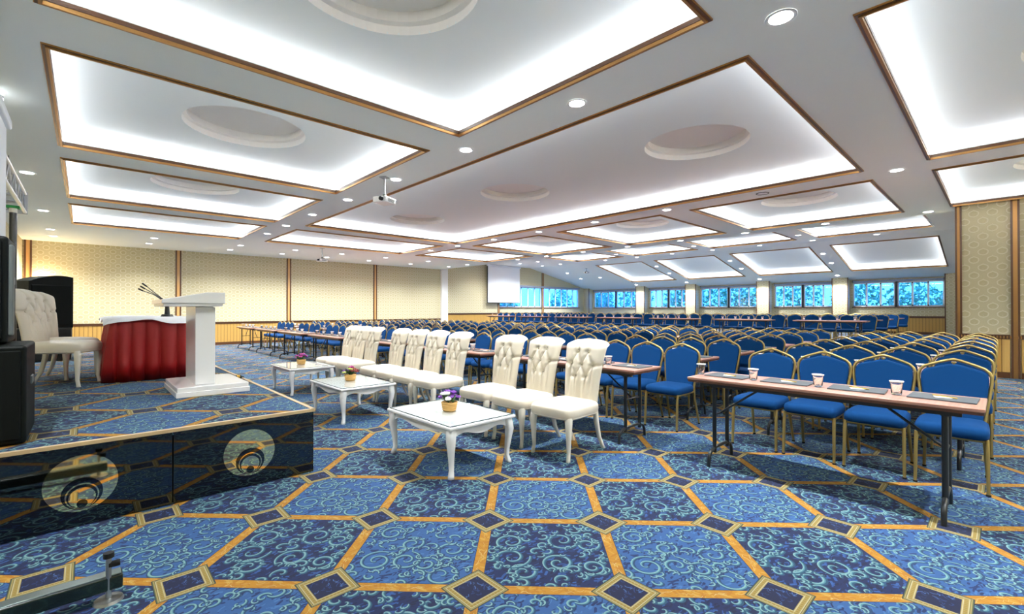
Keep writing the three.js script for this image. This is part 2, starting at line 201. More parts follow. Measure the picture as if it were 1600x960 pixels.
function coffer(parent, x0, x1, z0, z1, domes, power = 1) { // parent-local: opening in the plane y = 0
  const c = new THREE.Group(); c.name = 'coffer'; parent.add(c);
  const X0 = x0 - LEDGE, X1 = x1 + LEDGE, Z0 = z0 - LEDGE, Z1 = z1 + LEDGE;
  const s = new THREE.Shape([[X0, Z0], [X1, Z0], [X1, Z1], [X0, Z1]].map(([a, b]) => new THREE.Vector2(a, b)));
  for (const [dx, dz, r] of domes) s.holes.push(new THREE.Path().absarc(dx, dz, r, 0, Math.PI * 2, true));
  const top = new THREE.ExtrudeGeometry(s, { depth: 0.02, bevelEnabled: false, curveSegments: 40 }); top.rotateX(Math.PI / 2); top.translate(0, REC + 0.02, 0);
  obj('coffer_panel', top, M.cove, c);
  obj('coffer_sides', ringGeo(X0, X1, Z0, Z1, 0.02, T, REC + 0.02), M.cove, c);
  for (const [dx, dz, r] of domes) { const g = new THREE.LatheGeometry([[r, 0], [r, 0.075], [r - 0.05, 0.085], [r - 0.05, 0.17], [0.0001, 0.17]].map(([a, b]) => new THREE.Vector2(a, b)), 48); const d = obj('dome_recess', g.toNonIndexed(), M.rimDouble ??= std(0xefede8, { roughness: 0.75, side: THREE.DoubleSide }), c); d.position.set(dx, REC, dz); d.geometry.computeVertexNormals(); }
  obj('coffer_trim', [...ringGeo(x0 + 0.02, x1 - 0.02, z0 + 0.02, z1 - 0.02, 0.02, -0.026, 0.004), ...ringGeo(x0 - 0.02, x1 + 0.02, z0 - 0.02, z1 + 0.02, 0.006, -0.012, 0)], M.gold, c);
  obj('coffer_trim_inner', [...ringGeo(x0 + 0.024, x1 - 0.024, z0 + 0.024, z1 - 0.024, 0.022, 0.003, 0.04), ...ringGeo(x0, x1, z0, z1, 0.02, -0.016, 0)], M.brown, c);
  const y = T + 0.035, sides = [[(x0 + x1) / 2, Z0 + 0.02, x1 - x0, 0, 1], [(x0 + x1) / 2, Z1 - 0.02, x1 - x0, 0, -1], [X0 + 0.02, (z0 + z1) / 2, z1 - z0, 1, 0], [X1 - 0.02, (z0 + z1) / 2, z1 - z0, -1, 0]];
  for (const [x, z, L, nx, nz] of sides) {
    obj('light_strip', nx ? box(x - nx * 0.015, x, y - 0.015, y + 0.015, z - L / 2, z + L / 2) : box(x - L / 2, x + L / 2, y - 0.015, y + 0.015, z - nz * 0.015, z), M.strip, c);
    const l = new THREE.RectAreaLight(COVE_COLOR, COVE_L * power, L, 0.03); l.position.set(x + nx * 0.004, y, z + nz * 0.004); c.add(l); l.name = 'light_strip_light';
    const up = V(nx, 0.75, nz).normalize(); l.lookAt(l.position.clone().add(up)); // set in local space
    const m = new THREE.Matrix4().lookAt(l.position, l.position.clone().add(up), V(0, 1, 0)); l.quaternion.setFromRotationMatrix(m);
  }
  return c;
}
const holes = [], add = (x, z) => holes.push([x[0], x[1], z[0], z[1]]);
for (const r of ROWS) { add(COLS.A, r); add(COLS.C, r); }
add(COLS.B, ROWS[0]); add(COLS.B, ROWS[4]); add(COLS.B, [ROWS[3][0], ROWS[1][1]]);
const ceilMain = struct('ceiling', slab([[-1.5, -20.3], [13.75, -20.3], [13.75, -0.5], [13.2, -0.5], [13.2, 3.7], [-1.5, 3.7]], holes), M.ceiling);
ceilMain.position.y = 3.45;
const mid = (r) => (r[0] + r[1]) / 2;
for (const h of holes) { const big = h[3] - h[2] > 5; const cx = (h[0] + h[1]) / 2; coffer(ceilMain, ...h, big ? [1, 2, 3].map((k) => [cx, mid(ROWS[k]), 0.7]) : [[cx, (h[2] + h[3]) / 2, 0.7]]); }
obj('ceiling_bulkhead', box(13.69, 13.75, T, 0.6, -20.3, -0.5), M.ceiling, ceilMain);
obj('roof_deck', box(-1.6, 13.75, 0.62, 0.66, -20.4, 3.8), M.ceiling, ceilMain);
const C2 = [14.5, 19.3], holes2 = ROWS.slice(1).map((r) => [...C2, ...r]);
const ceilBack = struct('ceiling_platform', slab([[13.7, -20.3], [20.4, -20.3], [20.4, -0.5], [13.7, -0.5]], holes2), M.ceiling);
ceilBack.position.y = 3.93;
for (const h of holes2) coffer(ceilBack, ...h, []);
const SL = Math.hypot(1, 0.2095), slopeAng = -Math.atan(0.2095), dX = (x) => (x - 20.4) * SL;
const holes3 = ROWS.slice(1).map((r) => [dX(20.95), dX(24.65), ...r]);
const ceilSlope = struct('ceiling_slope', slab([[0, -20.3], [dX(26.5), -20.3], [dX(26.5), -0.5], [0, -0.5]], holes3), M.ceiling);
ceilSlope.position.set(20.4, 3.93, 0); ceilSlope.rotation.z = slopeAng;
for (const h of holes3) coffer(ceilSlope, ...h, []);

// ------------------------------------------------------------------ recessed downlights
const dl = (() => { const t = new THREE.Group(); t.name = 'downlight'; const ring = new THREE.LatheGeometry([[0.076, -0.002], [0.096, -0.008], [0.104, -0.004], [0.104, 0]].map(([a, b]) => new THREE.Vector2(a, b)), 20); obj('bezel', ring, M.lampring, t); const f = new THREE.CylinderGeometry(0.078, 0.078, 0.008, 20); obj('lamp_face', f, M.lampface, t); return t; })();
const seen = {};
function downlight(x, y, z, label, group, tilt = 0, light = true) {
  const at = seen[group] = (seen[group] ?? 0) + 1; label = `${label.replace('round downlight', 'round downlight, ' + (ord[at - 1] ?? 'number ' + at) + ' of its row,')}`;
  const t = dl.clone(); t.name = numbered('downlight'); scene.add(t); t.position.set(x, y - 0.002, z); t.rotation.z = tilt; tag(t, label, 'downlight', group);
  if (light) { const s = new THREE.SpotLight(DOWN_COLOR, DOWN_I, 0, 1.2, 0.7, 2); s.name = 'downlight_lamp'; s.position.set(0, -0.012, 0); s.target.position.set(0, -1, 0); s.castShadow = true; s.shadow.radius = 3; t.add(s); t.add(s.target); s.target.name = 'downlight_aim'; }
}
const zs = [-1.09, -2.98, -4.86, -6.74, -8.62, -10.5, -12.34, -13.98];
for (const z of [2.9, 1.0, ...zs]) { downlight(3.69, 3.45, z, 'round downlight in the ceiling beam running above the projector', 'downlights along the projector beam'); if (z !== -2.98) downlight(9.03, 3.45, z, 'round downlight in the ceiling beam right of the large coffer', 'downlights along the beam beside the largest coffer'); }
for (const z of zs) downlight(13.36, 3.45, z, 'round downlight at edge of the lower ceiling before the platform', 'downlights along the lower ceiling edge');
for (const z of [-3.0, -6.67, -10.3, -14.0]) downlight(-0.68, 3.45, z, 'round downlight in the ceiling margin above the stage wall', 'downlights above the stage side');
for (const [z, w] of [[-17.15, 'outer'], [-18.65, 'inner']]) for (const x of [-0.7, 1.47, 3.72, 5.44, 7.12, 8.93, 10.97, 13.1]) downlight(x, 3.45, z, `round downlight in the ${w} row beside the long wallpapered wall`, `${w} downlights along the long wallpapered wall`);
for (const z of [-2.95, -4.85, -6.7, -8.6, -10.48, -12.33, -14.22]) downlight(19.95, 3.93, z, 'round downlight above the platform at the foot of the slope', 'downlights where the slope begins');
for (const z of [-4.86, -8.61, -12.36]) downlight(18.2, 3.93, z, 'round downlight between the platform coffers', 'downlights between platform coffers');
for (const x of [15.9, 17.9, 19.75]) for (const z of [-17.15, -18.55]) downlight(x, 3.93, z, 'round downlight above the hanging white projection screen', 'downlights near the projection screen');
for (const z of [-4.98, -8.65, -12.4, -17.0, -18.5]) for (const x of [21.95, 23.3]) downlight(x, slopeY(x), z, 'round downlight on the sloping ceiling beside the windows', 'downlights on the sloping ceiling', slopeAng);
for (const z of [-5.18, -8.5, -12.4, -15.7]) downlight(25.3, slopeY(25.3), z, 'round downlight at the low edge of the slope above a pilaster', 'downlights above the pilasters', slopeAng);
for (const x of [1.5, 6.4, 11.2, 12.5]) downlight(x, 3.45, -0.0 + 3.0, 'round downlight in the rear ceiling margin', 'rear downlights');

// ------------------------------------------------------------------ windows
let winN = 0;
function windowUnit(at, along, a0, a1, y0, y1, inward, panes) { // one glazed unit: frame, panes, mullions, handles
  const w = new THREE.Group(); w.name = 'window_' + (++winN); w.userData.kind = 'structure'; scene.add(w);
  const mk = (s0, s1, ya, yb, d0, d1) => along === 'x' ? box(s0, s1, ya, yb, at + inward * d0, at + inward * d1) : box(at + inward * d0, at + inward * d1, ya, yb, s0, s1);
  const D0 = -0.12, D1 = -0.05;
  obj('window_frame', [mk(a0, a1, y0, y0 + 0.07, D0, D1), mk(a0, a1, y1 - 0.06, y1, D0, D1), mk(a0, a0 + 0.05, y0, y1, D0, D1), mk(a1 - 0.05, a1, y0, y1, D0, D1)], M.frame, w);
  const p = (a1 - a0) / panes;
  for (let k = 0; k < panes; k++) { obj('pane', mk(a0 + p * k + 0.02, a0 + p * (k + 1) - 0.02, y0 + 0.04, y1 - 0.03, -0.09, -0.084), M.pane, w); if (k) { const m = obj('mullion', mk(a0 + p * k - 0.035, a0 + p * k + 0.035, y0 + 0.03, y1 - 0.03, D0, D1 + 0.01), M.frame, w); obj('window_catch', [mk(a0 + p * k - 0.02, a0 + p * k + 0.02, y0 + 0.04, y0 + 0.1, D1 + 0.01, D1 + 0.05), mk(a0 + p * k - 0.02, a0 + p * k + 0.02, y1 - 0.09, y1 - 0.04, D1 + 0.01, D1 + 0.05)], M.darkpost, m); } }
  obj('window_sill', mk(a0 - 0.03, a1 + 0.03, y0 - 0.035, y0 + 0.005, -0.12, 0.06), M.brown, w);
}
bays.forEach(([a, b], bi) => { const z0 = a + 0.12, z1 = b - 0.05, m = (z0 + z1) / 2; windowUnit(WR, 'z', z0, m - 0.04, 1.45, 2.57, -1, 3); windowUnit(WR, 'z', m + 0.04, z1, 1.45, 2.57, -1, 3);
  obj('window_post', box(WR - 0.01, WR + 0.14, 1.45, 2.57, m - 0.04, m + 0.04), M.darkpost, wallWin);
  const bl = thing('roller_blind', `rolled-up grey roller blind above the ${ord[bi]} window bay from the pillar side`, 'blind', [WR - 0.06, 2.62, (z0 + z1) / 2], 0, 'roller blinds above the window wall'); const g = new THREE.CylinderGeometry(0.045, 0.045, z1 - z0 - 0.04, 12); g.rotateX(Math.PI / 2); obj('roll', g, M.blind, bl); obj('bracket', [box(-0.05, 0.06, -0.05, 0.06, -(z1 - z0) / 2, -(z1 - z0) / 2 + 0.015), box(-0.05, 0.06, -0.05, 0.06, (z1 - z0) / 2 - 0.015, (z1 - z0) / 2)], M.darkpost, bl); });
windowUnit(-20.2, 'x', 17.85, 21.42, 1.47, 2.74, 1, 6); windowUnit(-20.2, 'x', 21.62, 25.2, 1.47, 2.74, 1, 6);
obj('window_pelmet', box(17.8, 25.2, 2.74, 2.83, -20.2, -20.1), M.blind, gable);

// outside: lawn and trees seen through the glass
struct('ground_outside', box(-30, 70, -1.2, -1.0, -60, 40), M.grass);
function tree(x, z, h, seed, where) {
  const R = rng(seed), t = thing('garden_tree', `green leafy tree outside ${where}`, 'tree', [x, -1, z], 0, 'trees outside the windows');
  obj('trunk', leg([[0, h * 0.6, 0, 0.07], [0.05, h * 0.3, 0, 0.12], [0, 0, 0, 0.17]]), M.bark, t);
  const pos = []; const n = 900;
  for (let i = 0; i < n; i++) { const a = R() * 6.28, u = R() * 2 - 1, r = Math.cbrt(R()), q = Math.sqrt(1 - u * u), cx = Math.cos(a) * q * r * h * 0.29, cy = h * 0.62 + u * r * h * 0.4, cz = Math.sin(a) * q * r * h * 0.29, s = 0.09 + R() * 0.13;
    const d1 = V(R() - 0.5, R() - 0.5, R() - 0.5).normalize().multiplyScalar(s), d2 = V(R() - 0.5, R() - 0.5, R() - 0.5).normalize().multiplyScalar(s);
    pos.push(cx - d1.x, cy - d1.y, cz - d1.z, cx + d2.x, cy + d2.y, cz + d2.z, cx + d1.x, cy + d1.y, cz + d1.z); }
  const g = new THREE.BufferGeometry(); g.setAttribute('position', new THREE.Float32BufferAttribute(pos, 3)); g.computeVertexNormals(); obj('foliage', g, M.foliage, t);
}
{ const R = rng(31); for (let i = 0; i < 11; i++) tree(30 + R() * 5, -25 + i * 2.6 + R(), 3.2 + R() * 1.8, 100 + i, `the platform window wall, ${ord[10 - i]} from the pillar side`); for (let i = 0; i < 5; i++) tree(18 + i * 2.8 + R(), -25.5 - R() * 4, 3.2 + R() * 1.8, 200 + i, `the gable windows, ${ord[i]} from the projection screen`); }

// ------------------------------------------------------------------ stage
const stage = thing('stage', 'low carpeted stage with glossy black front panels bearing gold emblems', 'stage', [0, 0, 0]);
obj('stage_floor', carpetPlane(-1.36, 1.36, -11.5, -3.84, 0.51), carpetMat, stage);
obj('stage_body', box(-1.36, 1.33, 0.0, 0.47, -11.48, -3.88), M.blackflat, stage);
obj('stage_side', box(1.33, 1.36, 0, 0.47, -11.5, -3.86), M.blackgloss, stage);
obj('stage_nosing', [box(-1.36, 1.37, 0.492, 0.514, -3.86, -3.825), box(1.345, 1.375, 0.492, 0.514, -11.5, -3.83)], phys(0xcfb489, { roughness: 0.4, metalness: 0.3 }), stage);
{
  const gapX = 0.435, crescent = (R, r, off, cx, cy) => { const s = new THREE.Shape(); s.absarc(cx, cy, R, 0, Math.PI * 2, false); s.holes.push(new THREE.Path().absarc(cx, cy - off, r, 0, Math.PI * 2, true)); return new THREE.ExtrudeGeometry(s, { depth: 0.0015, bevelEnabled: false, curveSegments: 48 }); };
  const em = (cx, cy, R, panel) => {
    const disc = new THREE.ExtrudeGeometry(new THREE.Shape().absarc(cx, cy, R, 0, Math.PI * 2, false), { depth: 0.002, bevelEnabled: false, curveSegments: 64 }); disc.translate(0, 0, -3.8405); obj('emblem_disc', disc, M.goldmirror, panel);
    // two nested black crescents (thick at the top, vanishing at the bottom) and a black dot
    const c1 = crescent(0.56 * R, 0.455 * R, 0.09 * R, cx + 0.02 * R, cy - 0.37 * R); c1.translate(0, 0, -3.838); obj('emblem_ring', c1, M.blackgloss, panel);
    const c2 = crescent(0.415 * R, 0.36 * R, 0.05 * R, cx + 0.02 * R, cy - 0.47 * R); c2.translate(0, 0, -3.8375); obj('emblem_ring', c2, M.blackgloss, panel);
    const dot = new THREE.ExtrudeGeometry(new THREE.Shape().absarc(cx + 0.02 * R, cy - 0.74 * R, 0.145 * R, 0, Math.PI * 2, false), { depth: 0.0015, bevelEnabled: false, curveSegments: 32 }); dot.translate(0, 0, -3.837); obj('emblem_dot', dot, M.blackgloss, panel);
  };
  const p1 = obj('front_panel', box(-1.36, gapX - 0.004, 0.005, 0.49, -3.865, -3.84), M.blackgloss, stage), p2 = obj('front_panel', box(gapX + 0.004, 1.362, 0.005, 0.49, -3.865, -3.84), M.blackgloss, stage);
  em(-0.016, 0.262, 0.17, p1); em(0.9, 0.254, 0.17, p2);
}

// ------------------------------------------------------------------ blue banquet chairs
const BC = (() => { // front toward +z
  const back = (s) => [V(-0.17 * s, 0.42, -0.2), V(-0.195 * s, 0.6, -0.225), V(-0.212 * s, 0.74, -0.25), V(-0.213 * s, 0.795, -0.258), V(-0.188 * s, 0.845, -0.266), V(-0.1 * s, 0.885, -0.272)];
  const path = [...back(1), V(0, 0.917, -0.277), ...back(-1).reverse()];
  const frame = tube(path, 0.0125, 34, 6);
  const o = new THREE.Shape(); o.moveTo(-0.158, 0.40); o.lineTo(0.158, 0.40); o.quadraticCurveTo(0.185, 0.6, 0.199, 0.74); o.quadraticCurveTo(0.203, 0.81, 0.172, 0.832); o.lineTo(0.03, 0.878); o.quadraticCurveTo(0, 0.885, -0.03, 0.878); o.lineTo(-0.172, 0.832); o.quadraticCurveTo(-0.203, 0.81, -0.199, 0.74); o.quadraticCurveTo(-0.185, 0.6, -0.158, 0.40);
  const pad = new THREE.ExtrudeGeometry(o, { depth: 0.018, bevelEnabled: true, bevelThickness: 0.014, bevelSize: 0.012, bevelOffset: -0.012, bevelSegments: 2, curveSegments: 6 });
  { const p = pad.attributes.position; for (let i = 0; i < p.count; i++) p.setZ(i, p.getZ(i) - 0.205 - (p.getY(i) - 0.42) * 0.157); pad.computeVertexNormals(); }
  const seat = (() => { const rings = [], prof = [[0.0, 0.92], [0.012, 0.985], [0.045, 1.0], [0.07, 0.97], [0.085, 0.88], [0.09, 0.6], [0.091, 0.2]];
    for (const [dy, k] of prof) rings.push(Array.from({ length: 28 }, (_, j) => { const a = (j / 28) * 2 * Math.PI, c = Math.cos(a), s = Math.sin(a), hx = 0.215 - 0.022 * (-s * 0.5 + 0.5), hz = 0.225; return V(-Math.sign(c) * Math.pow(Math.abs(c), 0.32) * hx * k, 0.385 + dy, Math.sign(s) * Math.pow(Math.abs(s), 0.32) * hz * k + 0.02); })); return loft(rings); })();
  const legF = (s) => leg([[s * 0.19, 0.39, 0.2, 0.0125], [s * 0.192, 0.3, 0.212, 0.0125], [s * 0.195, 0.012, 0.225, 0.0105]], 6, 0.6), legR = (s) => leg([[s * 0.17, 0.43, -0.2, 0.0125], [s * 0.172, 0.3, -0.215, 0.0125], [s * 0.185, 0.012, -0.3, 0.0105]], 6, 0.6);
  const foot = (x, z) => cyl(0.014, 0.014, 0.014, x, 0.007, z, 8);
  const rail = [bar(V(-0.19, 0.378, 0.2), V(0.19, 0.378, 0.2), 0.011), bar(V(-0.17, 0.378, -0.195), V(0.17, 0.378, -0.195), 0.011), bar(V(-0.19, 0.378, 0.2), V(-0.17, 0.378, -0.2), 0.011), bar(V(0.19, 0.378, 0.2), V(0.17, 0.378, -0.2), 0.011)];
  const handle = [rbox(0.03, 0.012, 0.034, 0.004, 0, 0.893, -0.262, 1), rbox(0.016, 0.03, 0.02, 0.004, 0, 0.872, -0.262, 1)];
  return { frame, pad, seat, legs: [legF(1), legF(-1), legR(1), legR(-1)], feet: merge([foot(0.195, 0.225), foot(-0.195, 0.225), foot(0.185, -0.3), foot(-0.185, -0.3)]), rail: merge(rail), handle: merge(handle) };
})();
const chairProto = new THREE.Group(); chairProto.name = 'banquet_chair';
obj('seat', BC.seat, M.blue, chairProto); obj('backrest', BC.pad, M.blue, chairProto); obj('back_frame', BC.frame, M.brass, chairProto); obj('seat_frame', BC.rail, M.brass, chairProto); obj('handle', BC.handle, M.brass, chairProto);
for (const g of BC.legs) obj('leg', g, M.brass, chairProto); obj('foot_caps', BC.feet, M.blackfoot, chairProto);
const jig = rng(8);
function blueChair(x, y, z, label, group) { const c = chairProto.clone(); c.name = numbered('banquet_chair'); scene.add(c); c.position.set(x, y, z); c.rotation.y = -Math.PI / 2 + (jig() - 0.5) * 0.06; tag(c, label, 'chair', group); return c; }

// ------------------------------------------------------------------ folding seminar tables
const ST = (() => { // long axis along z (length 1.8), depth along x 0.5; origin at centre of floor footprint
  const top = rbox(0.5, 0.022, 1.8, 0.005, 0, 0.729, 0, 1), edge = [box(-0.245, 0.245, 0.7, 0.719, -0.895, 0.895)];
  const frame = [box(-0.2, -0.17, 0.67, 0.7, -0.8, 0.8), box(0.17, 0.2, 0.67, 0.7, -0.8, 0.8)];
  const legset = (s) => { const z = s * 0.72; return { posts: [bar(V(-0.12, 0.1, z), V(-0.12, 0.7, z), 0.017, 8), bar(V(0.14, 0.1, z), V(0.14, 0.7, z), 0.017, 8)], foot: tube([V(-0.235, 0.0, z), V(-0.23, 0.07, z), V(-0.2, 0.115, z), V(-0.1, 0.14, z), V(0.1, 0.14, z), V(0.2, 0.115, z), V(0.23, 0.07, z), V(0.235, 0, z)], 0.015, 22, 6), brace: bar(V(0.0, 0.42, z), V(0, 0.69, z - s * 0.36), 0.009, 6), hinge: box(-0.14, 0.16, 0.655, 0.7, z - 0.02, z + 0.02), cross: bar(V(-0.12, 0.42, z), V(0.14, 0.42, z), 0.009, 6) }; };
  return { top, edge: merge(edge), frame: merge(frame), sets: [legset(1), legset(-1)] };
})();
const tableProto = new THREE.Group(); tableProto.name = 'seminar_table';
obj('tabletop', ST.top, M.tabletop, tableProto); obj('edge_band', ST.edge, M.edge, tableProto); obj('under_frame', ST.frame, M.black, tableProto);
for (const s of ST.sets) { for (const p of s.posts) obj('leg', p, M.black, tableProto); obj('foot_bar', s.foot, M.black, tableProto); obj('brace', [s.brace, s.cross], M.black, tableProto); obj('hinge', s.hinge, M.black, tableProto); }
// writing pad with sheet and pen, tumbler
const padProto = new THREE.Group(); padProto.name = 'writing_pad';
obj('pad_board', rbox(0.24, 0.009, 0.33, 0.003, 0, 0.0045, 0, 1), M.pad, padProto);
{ const s = obj('note_sheet', rbox(0.055, 0.003, 0.085, 0.001, -0.01, 0.0105, 0, 1), M.paperwhite, padProto); s.rotation.y = 0.3; const p = new THREE.CylinderGeometry(0.004, 0.004, 0.14, 6); p.rotateX(Math.PI / 2); p.rotateY(-0.5); p.translate(0.0, 0.015, 0.01); obj('pen', p, M.pen, padProto); }
const cupProto = new THREE.Group(); cupProto.name = 'tumbler';
{ const g = new THREE.LatheGeometry([[0.0001, 0.004], [0.026, 0.004], [0.029, 0.012], [0.036, 0.088], [0.034, 0.088], [0.027, 0.014], [0.0001, 0.012]].map(([a, b]) => new THREE.Vector2(a, b)), 18); obj('glass', g, M.glass, cupProto); obj('paper_lid', cyl(0.04, 0.038, 0.007, 0, 0.0925, 0, 18), M.paperwhite, cupProto); }
function place(proto, x, y, z, turn, label, category, group) { const c = proto.clone(); c.name = numbered(proto.name); scene.add(c); c.position.set(x, y, z); c.rotation.y = turn; return tag(c, label, category, group); }

const ROWX = [4.07, 5.5, 6.68, 7.6, 8.53, 9.5, 10.43], CHX = [4.9, 6.1, 7.02, 7.94, 8.9, 9.86, 10.8], TZ0 = -0.07, PITCH = 2.325;
ROWX.forEach((tx, r) => {
  for (let j = 0; j < 8; j++) {
    const zc = TZ0 - 0.9 - PITCH * j, rn = ord[r], tn = ord[j];
    place(tableProto, tx, 0, zc, 0, `seminar table in ${rn} row behind white chairs, ${tn} from the wallpapered pillar`, 'table', 'folding seminar tables on the main floor');
    for (let k = 0; k < 4; k++) {
      const z = zc + 0.9 - 0.2 - 0.452 * k;
      if (!(r === 0 && j === 7 && k > 3)) blueChair(CHX[r] + (jig() - 0.5) * 0.03, 0, z, `blue banquet chair, ${rn} row behind white chairs, ${tn} table and ${ord[k]} seat from pillar wall`, 'blue banquet chairs on the main floor');
      if (r < 4) { const lab = `${rn} row, ${tn} table and ${ord[k]} place from the pillar wall`;
        place(padProto, tx + 0.03, 0.74, z - 0.0, (jig() - 0.5) * 0.16, `grey writing pad with pen, ${lab}`, 'writing pad', 'writing pads on the seminar tables');
        place(cupProto, tx - 0.04 + (jig() - 0.5) * 0.04, 0.74, z - 0.225, 0, `small tumbler with paper lid, ${lab}`, 'tumbler', 'tumblers on the seminar tables'); }
    }
  }
});
// platform rows
{ const PX = [15.95, 18.0, 20.1, 22.6];
  PX.forEach((tx, r) => { const rn = ord[r], zStart = -2.5;
    for (let j = 0; j < 7; j++) { const zc = zStart - 0.95 - 2.42 * j; if (r > 1 && j > 0) break;
      place(tableProto, tx, 0.27, zc, 0, `seminar table on the platform, ${rn} platform row, ${ord[j]} from the pillar side`, 'table', 'folding seminar tables on the platform');
      for (let k = 0; k < 5; k++) { blueChair(tx + 0.82, 0.27, zc + 0.72 - 0.484 * k, `blue banquet chair on platform, ${rn} platform row, ${ord[j]} table, ${ord[k]} seat from pillar side`, 'blue banquet chairs on the platform'); if (r === 0 && k < 4) place(cupProto, tx - 0.02, 1.01, zc + 0.6 - 0.42 * k, 0, `small tumbler on front platform row, ${ord[j]} table, ${ord[k]} place from pillar side`, 'tumbler', 'tumblers on the platform tables'); }
    } });
}

// ------------------------------------------------------------------ white tufted chairs
const WC = (() => { // front toward +z, local origin at floor centre
  const buttons = [[-0.06, 0.91], [0.06, 0.91], [0, 0.79], [-0.125, 0.79], [0.125, 0.79], [-0.06, 0.68], [0.06, 0.68]];
  const seg = (p, a, b) => { const dx = b[0] - a[0], dy = b[1] - a[1], t = Math.max(0, Math.min(1, ((p[0] - a[0]) * dx + (p[1] - a[1]) * dy) / (dx * dx + dy * dy))); return Math.hypot(p[0] - a[0] - t * dx, p[1] - a[1] - t * dy); };
  const lines = []; for (const a of buttons) for (const b of buttons) if (a[1] > b[1] && Math.hypot(a[0] - b[0], a[1] - b[1]) < 0.15) lines.push([a, b]);
  for (const s of [-1, 1]) { lines.push([[s * 0.06, 0.91], [s * 0.07, 1.03]], [[s * 0.06, 0.68], [s * 0.05, 0.45]], [[s * 0.125, 0.79], [s * 0.26, 0.8]], [[s * 0.125, 0.79], [s * 0.12, 0.5]]); }
  const dent = (x, y) => { let d = 0; for (const [a, b] of lines) d = Math.max(d, 0.02 * Math.exp(-Math.pow(seg([x, y], a, b) / 0.014, 2)) * (y < 0.66 ? Math.max(0, (y - 0.46) / 0.2) : 1)); for (const b of buttons) d = Math.max(d, 0.036 * Math.exp(-Math.pow(Math.hypot(x - b[0], y - b[1]) / 0.026, 2))); return d; };
  const rings = [], NY = 60, NF = 44;
  for (let i = 0; i <= NY; i++) { const t = i / NY, y = 0.4 + t * 0.63, hw = 0.195 + 0.055 * Math.pow(t, 1.6) - (t > 0.93 ? 0.03 * Math.pow((t - 0.93) / 0.07, 2) : 0), lean = -0.2 - 0.03 * t - 0.085 * t * t - (t > 0.85 ? 0.05 * Math.pow((t - 0.85) / 0.15, 2) : 0);
    const th = 0.042 - (t > 0.9 ? 0.018 * Math.pow((t - 0.9) / 0.1, 2) : 0), ring = [];
    for (let k = 0; k <= NF; k++) { const x = (k / NF * 2 - 1), e = 1 - Math.pow(Math.abs(x), 6); ring.push(V(x * hw, y - (t > 0.9 ? 0.035 * Math.pow(Math.abs(x), 3) * (t - 0.9) / 0.1 : 0), lean + th * e + 0.012 * (1 - x * x) - dent(x * hw, y))); }
    for (let k = 10; k >= 0; k--) { const x = (k / 10 * 2 - 1) * 0.985, e = 1 - Math.pow(Math.abs(x), 8); ring.push(V(x * hw, y - (t > 0.9 ? 0.035 * Math.pow(Math.abs(x), 3) * (t - 0.9) / 0.1 : 0), lean - th * e)); }
    rings.push(ring); }
  const back = loft(rings);
  const seatR = [], prof = [[0.0, 0.9], [0.015, 0.97], [0.05, 1.0], [0.085, 0.985], [0.105, 0.93], [0.118, 0.8], [0.126, 0.5], [0.128, 0.15]];
  for (const [dy, k] of prof) seatR.push(Array.from({ length: 40 }, (_, j) => { const a = (j / 40) * 2 * Math.PI, c = Math.cos(a), s = Math.sin(a), hx = 0.262 - 0.03 * (0.5 - 0.5 * s); return V(-Math.sign(c) * Math.pow(Math.abs(c), 0.42) * hx * k, 0.355 + dy, Math.sign(s) * Math.pow(Math.abs(s), 0.42) * 0.272 * k + 0.03); }));
  const seat = loft(seatR);
  const fr = (s) => leg([[s * 0.2, 0.38, 0.235, 0.033], [s * 0.208, 0.3, 0.245, 0.03], [s * 0.205, 0.18, 0.242, 0.021], [s * 0.203, 0.07, 0.24, 0.016], [s * 0.207, 0.02, 0.25, 0.017], [s * 0.207, 0, 0.252, 0.019]], 10, 0.8);
  const re = (s) => leg([[s * 0.17, 0.42, -0.2, 0.026], [s * 0.172, 0.28, -0.215, 0.023], [s * 0.176, 0.12, -0.255, 0.019], [s * 0.18, 0, -0.32, 0.017]], 10, 0.7);
  const seam = tube(Array.from({ length: 33 }, (_, j) => { const a = (j / 32) * 2 * Math.PI, c = Math.cos(a), s = Math.sin(a), hx = 0.262 - 0.03 * (0.5 - 0.5 * s); return V(Math.sign(c) * Math.pow(Math.abs(c), 0.42) * hx * 0.965, 0.372, Math.sign(s) * Math.pow(Math.abs(s), 0.42) * 0.272 * 0.965 + 0.03); }), 0.005, 64, 5);
  const btn = buttons.slice(0, 7).map(([x, y]) => { const t = (y - 0.4) / 0.63, lean = -0.2 - 0.03 * t - 0.085 * t * t - (t > 0.85 ? 0.05 * Math.pow((t - 0.85) / 0.15, 2) : 0), g = new THREE.SphereGeometry(0.009, 8, 6); g.translate(x, y, lean + 0.045 - 0.02); return g; });
  return { back, seat, legs: [fr(1), fr(-1), re(1), re(-1)], seam, btn: merge(btn) };
})();
const whiteProto = new THREE.Group(); whiteProto.name = 'tufted_chair';
obj('seat', WC.seat, M.leather, whiteProto).add((() => { const m = shade(new THREE.Mesh(WC.seam, M.leather)); m.name = 'seam_piping'; return m; })());
obj('backrest', WC.back, M.leather, whiteProto).add((() => { const m = shade(new THREE.Mesh(WC.btn, M.leather)); m.name = 'tuft_buttons'; return m; })());
for (const g of WC.legs) obj('leg', g, M.ivoryleg, whiteProto);
[-2.78, -3.34, -3.89].forEach((z, k) => place(whiteProto, 3.3, 0, z, -Math.PI / 2 + [0.03, -0.02, 0.02][k], `white tufted chair, ${ord[k]} of three behind the coffee table with purple-and-white flowers`, 'chair', 'white tufted chairs'));
[-4.87, -5.4, -5.91, -6.41].forEach((z, k) => place(whiteProto, 3.3, 0, z, -Math.PI / 2, `white tufted leather chair, ${ord[k]} in the row of four from its pillar end`, 'chair', 'white tufted chairs'));
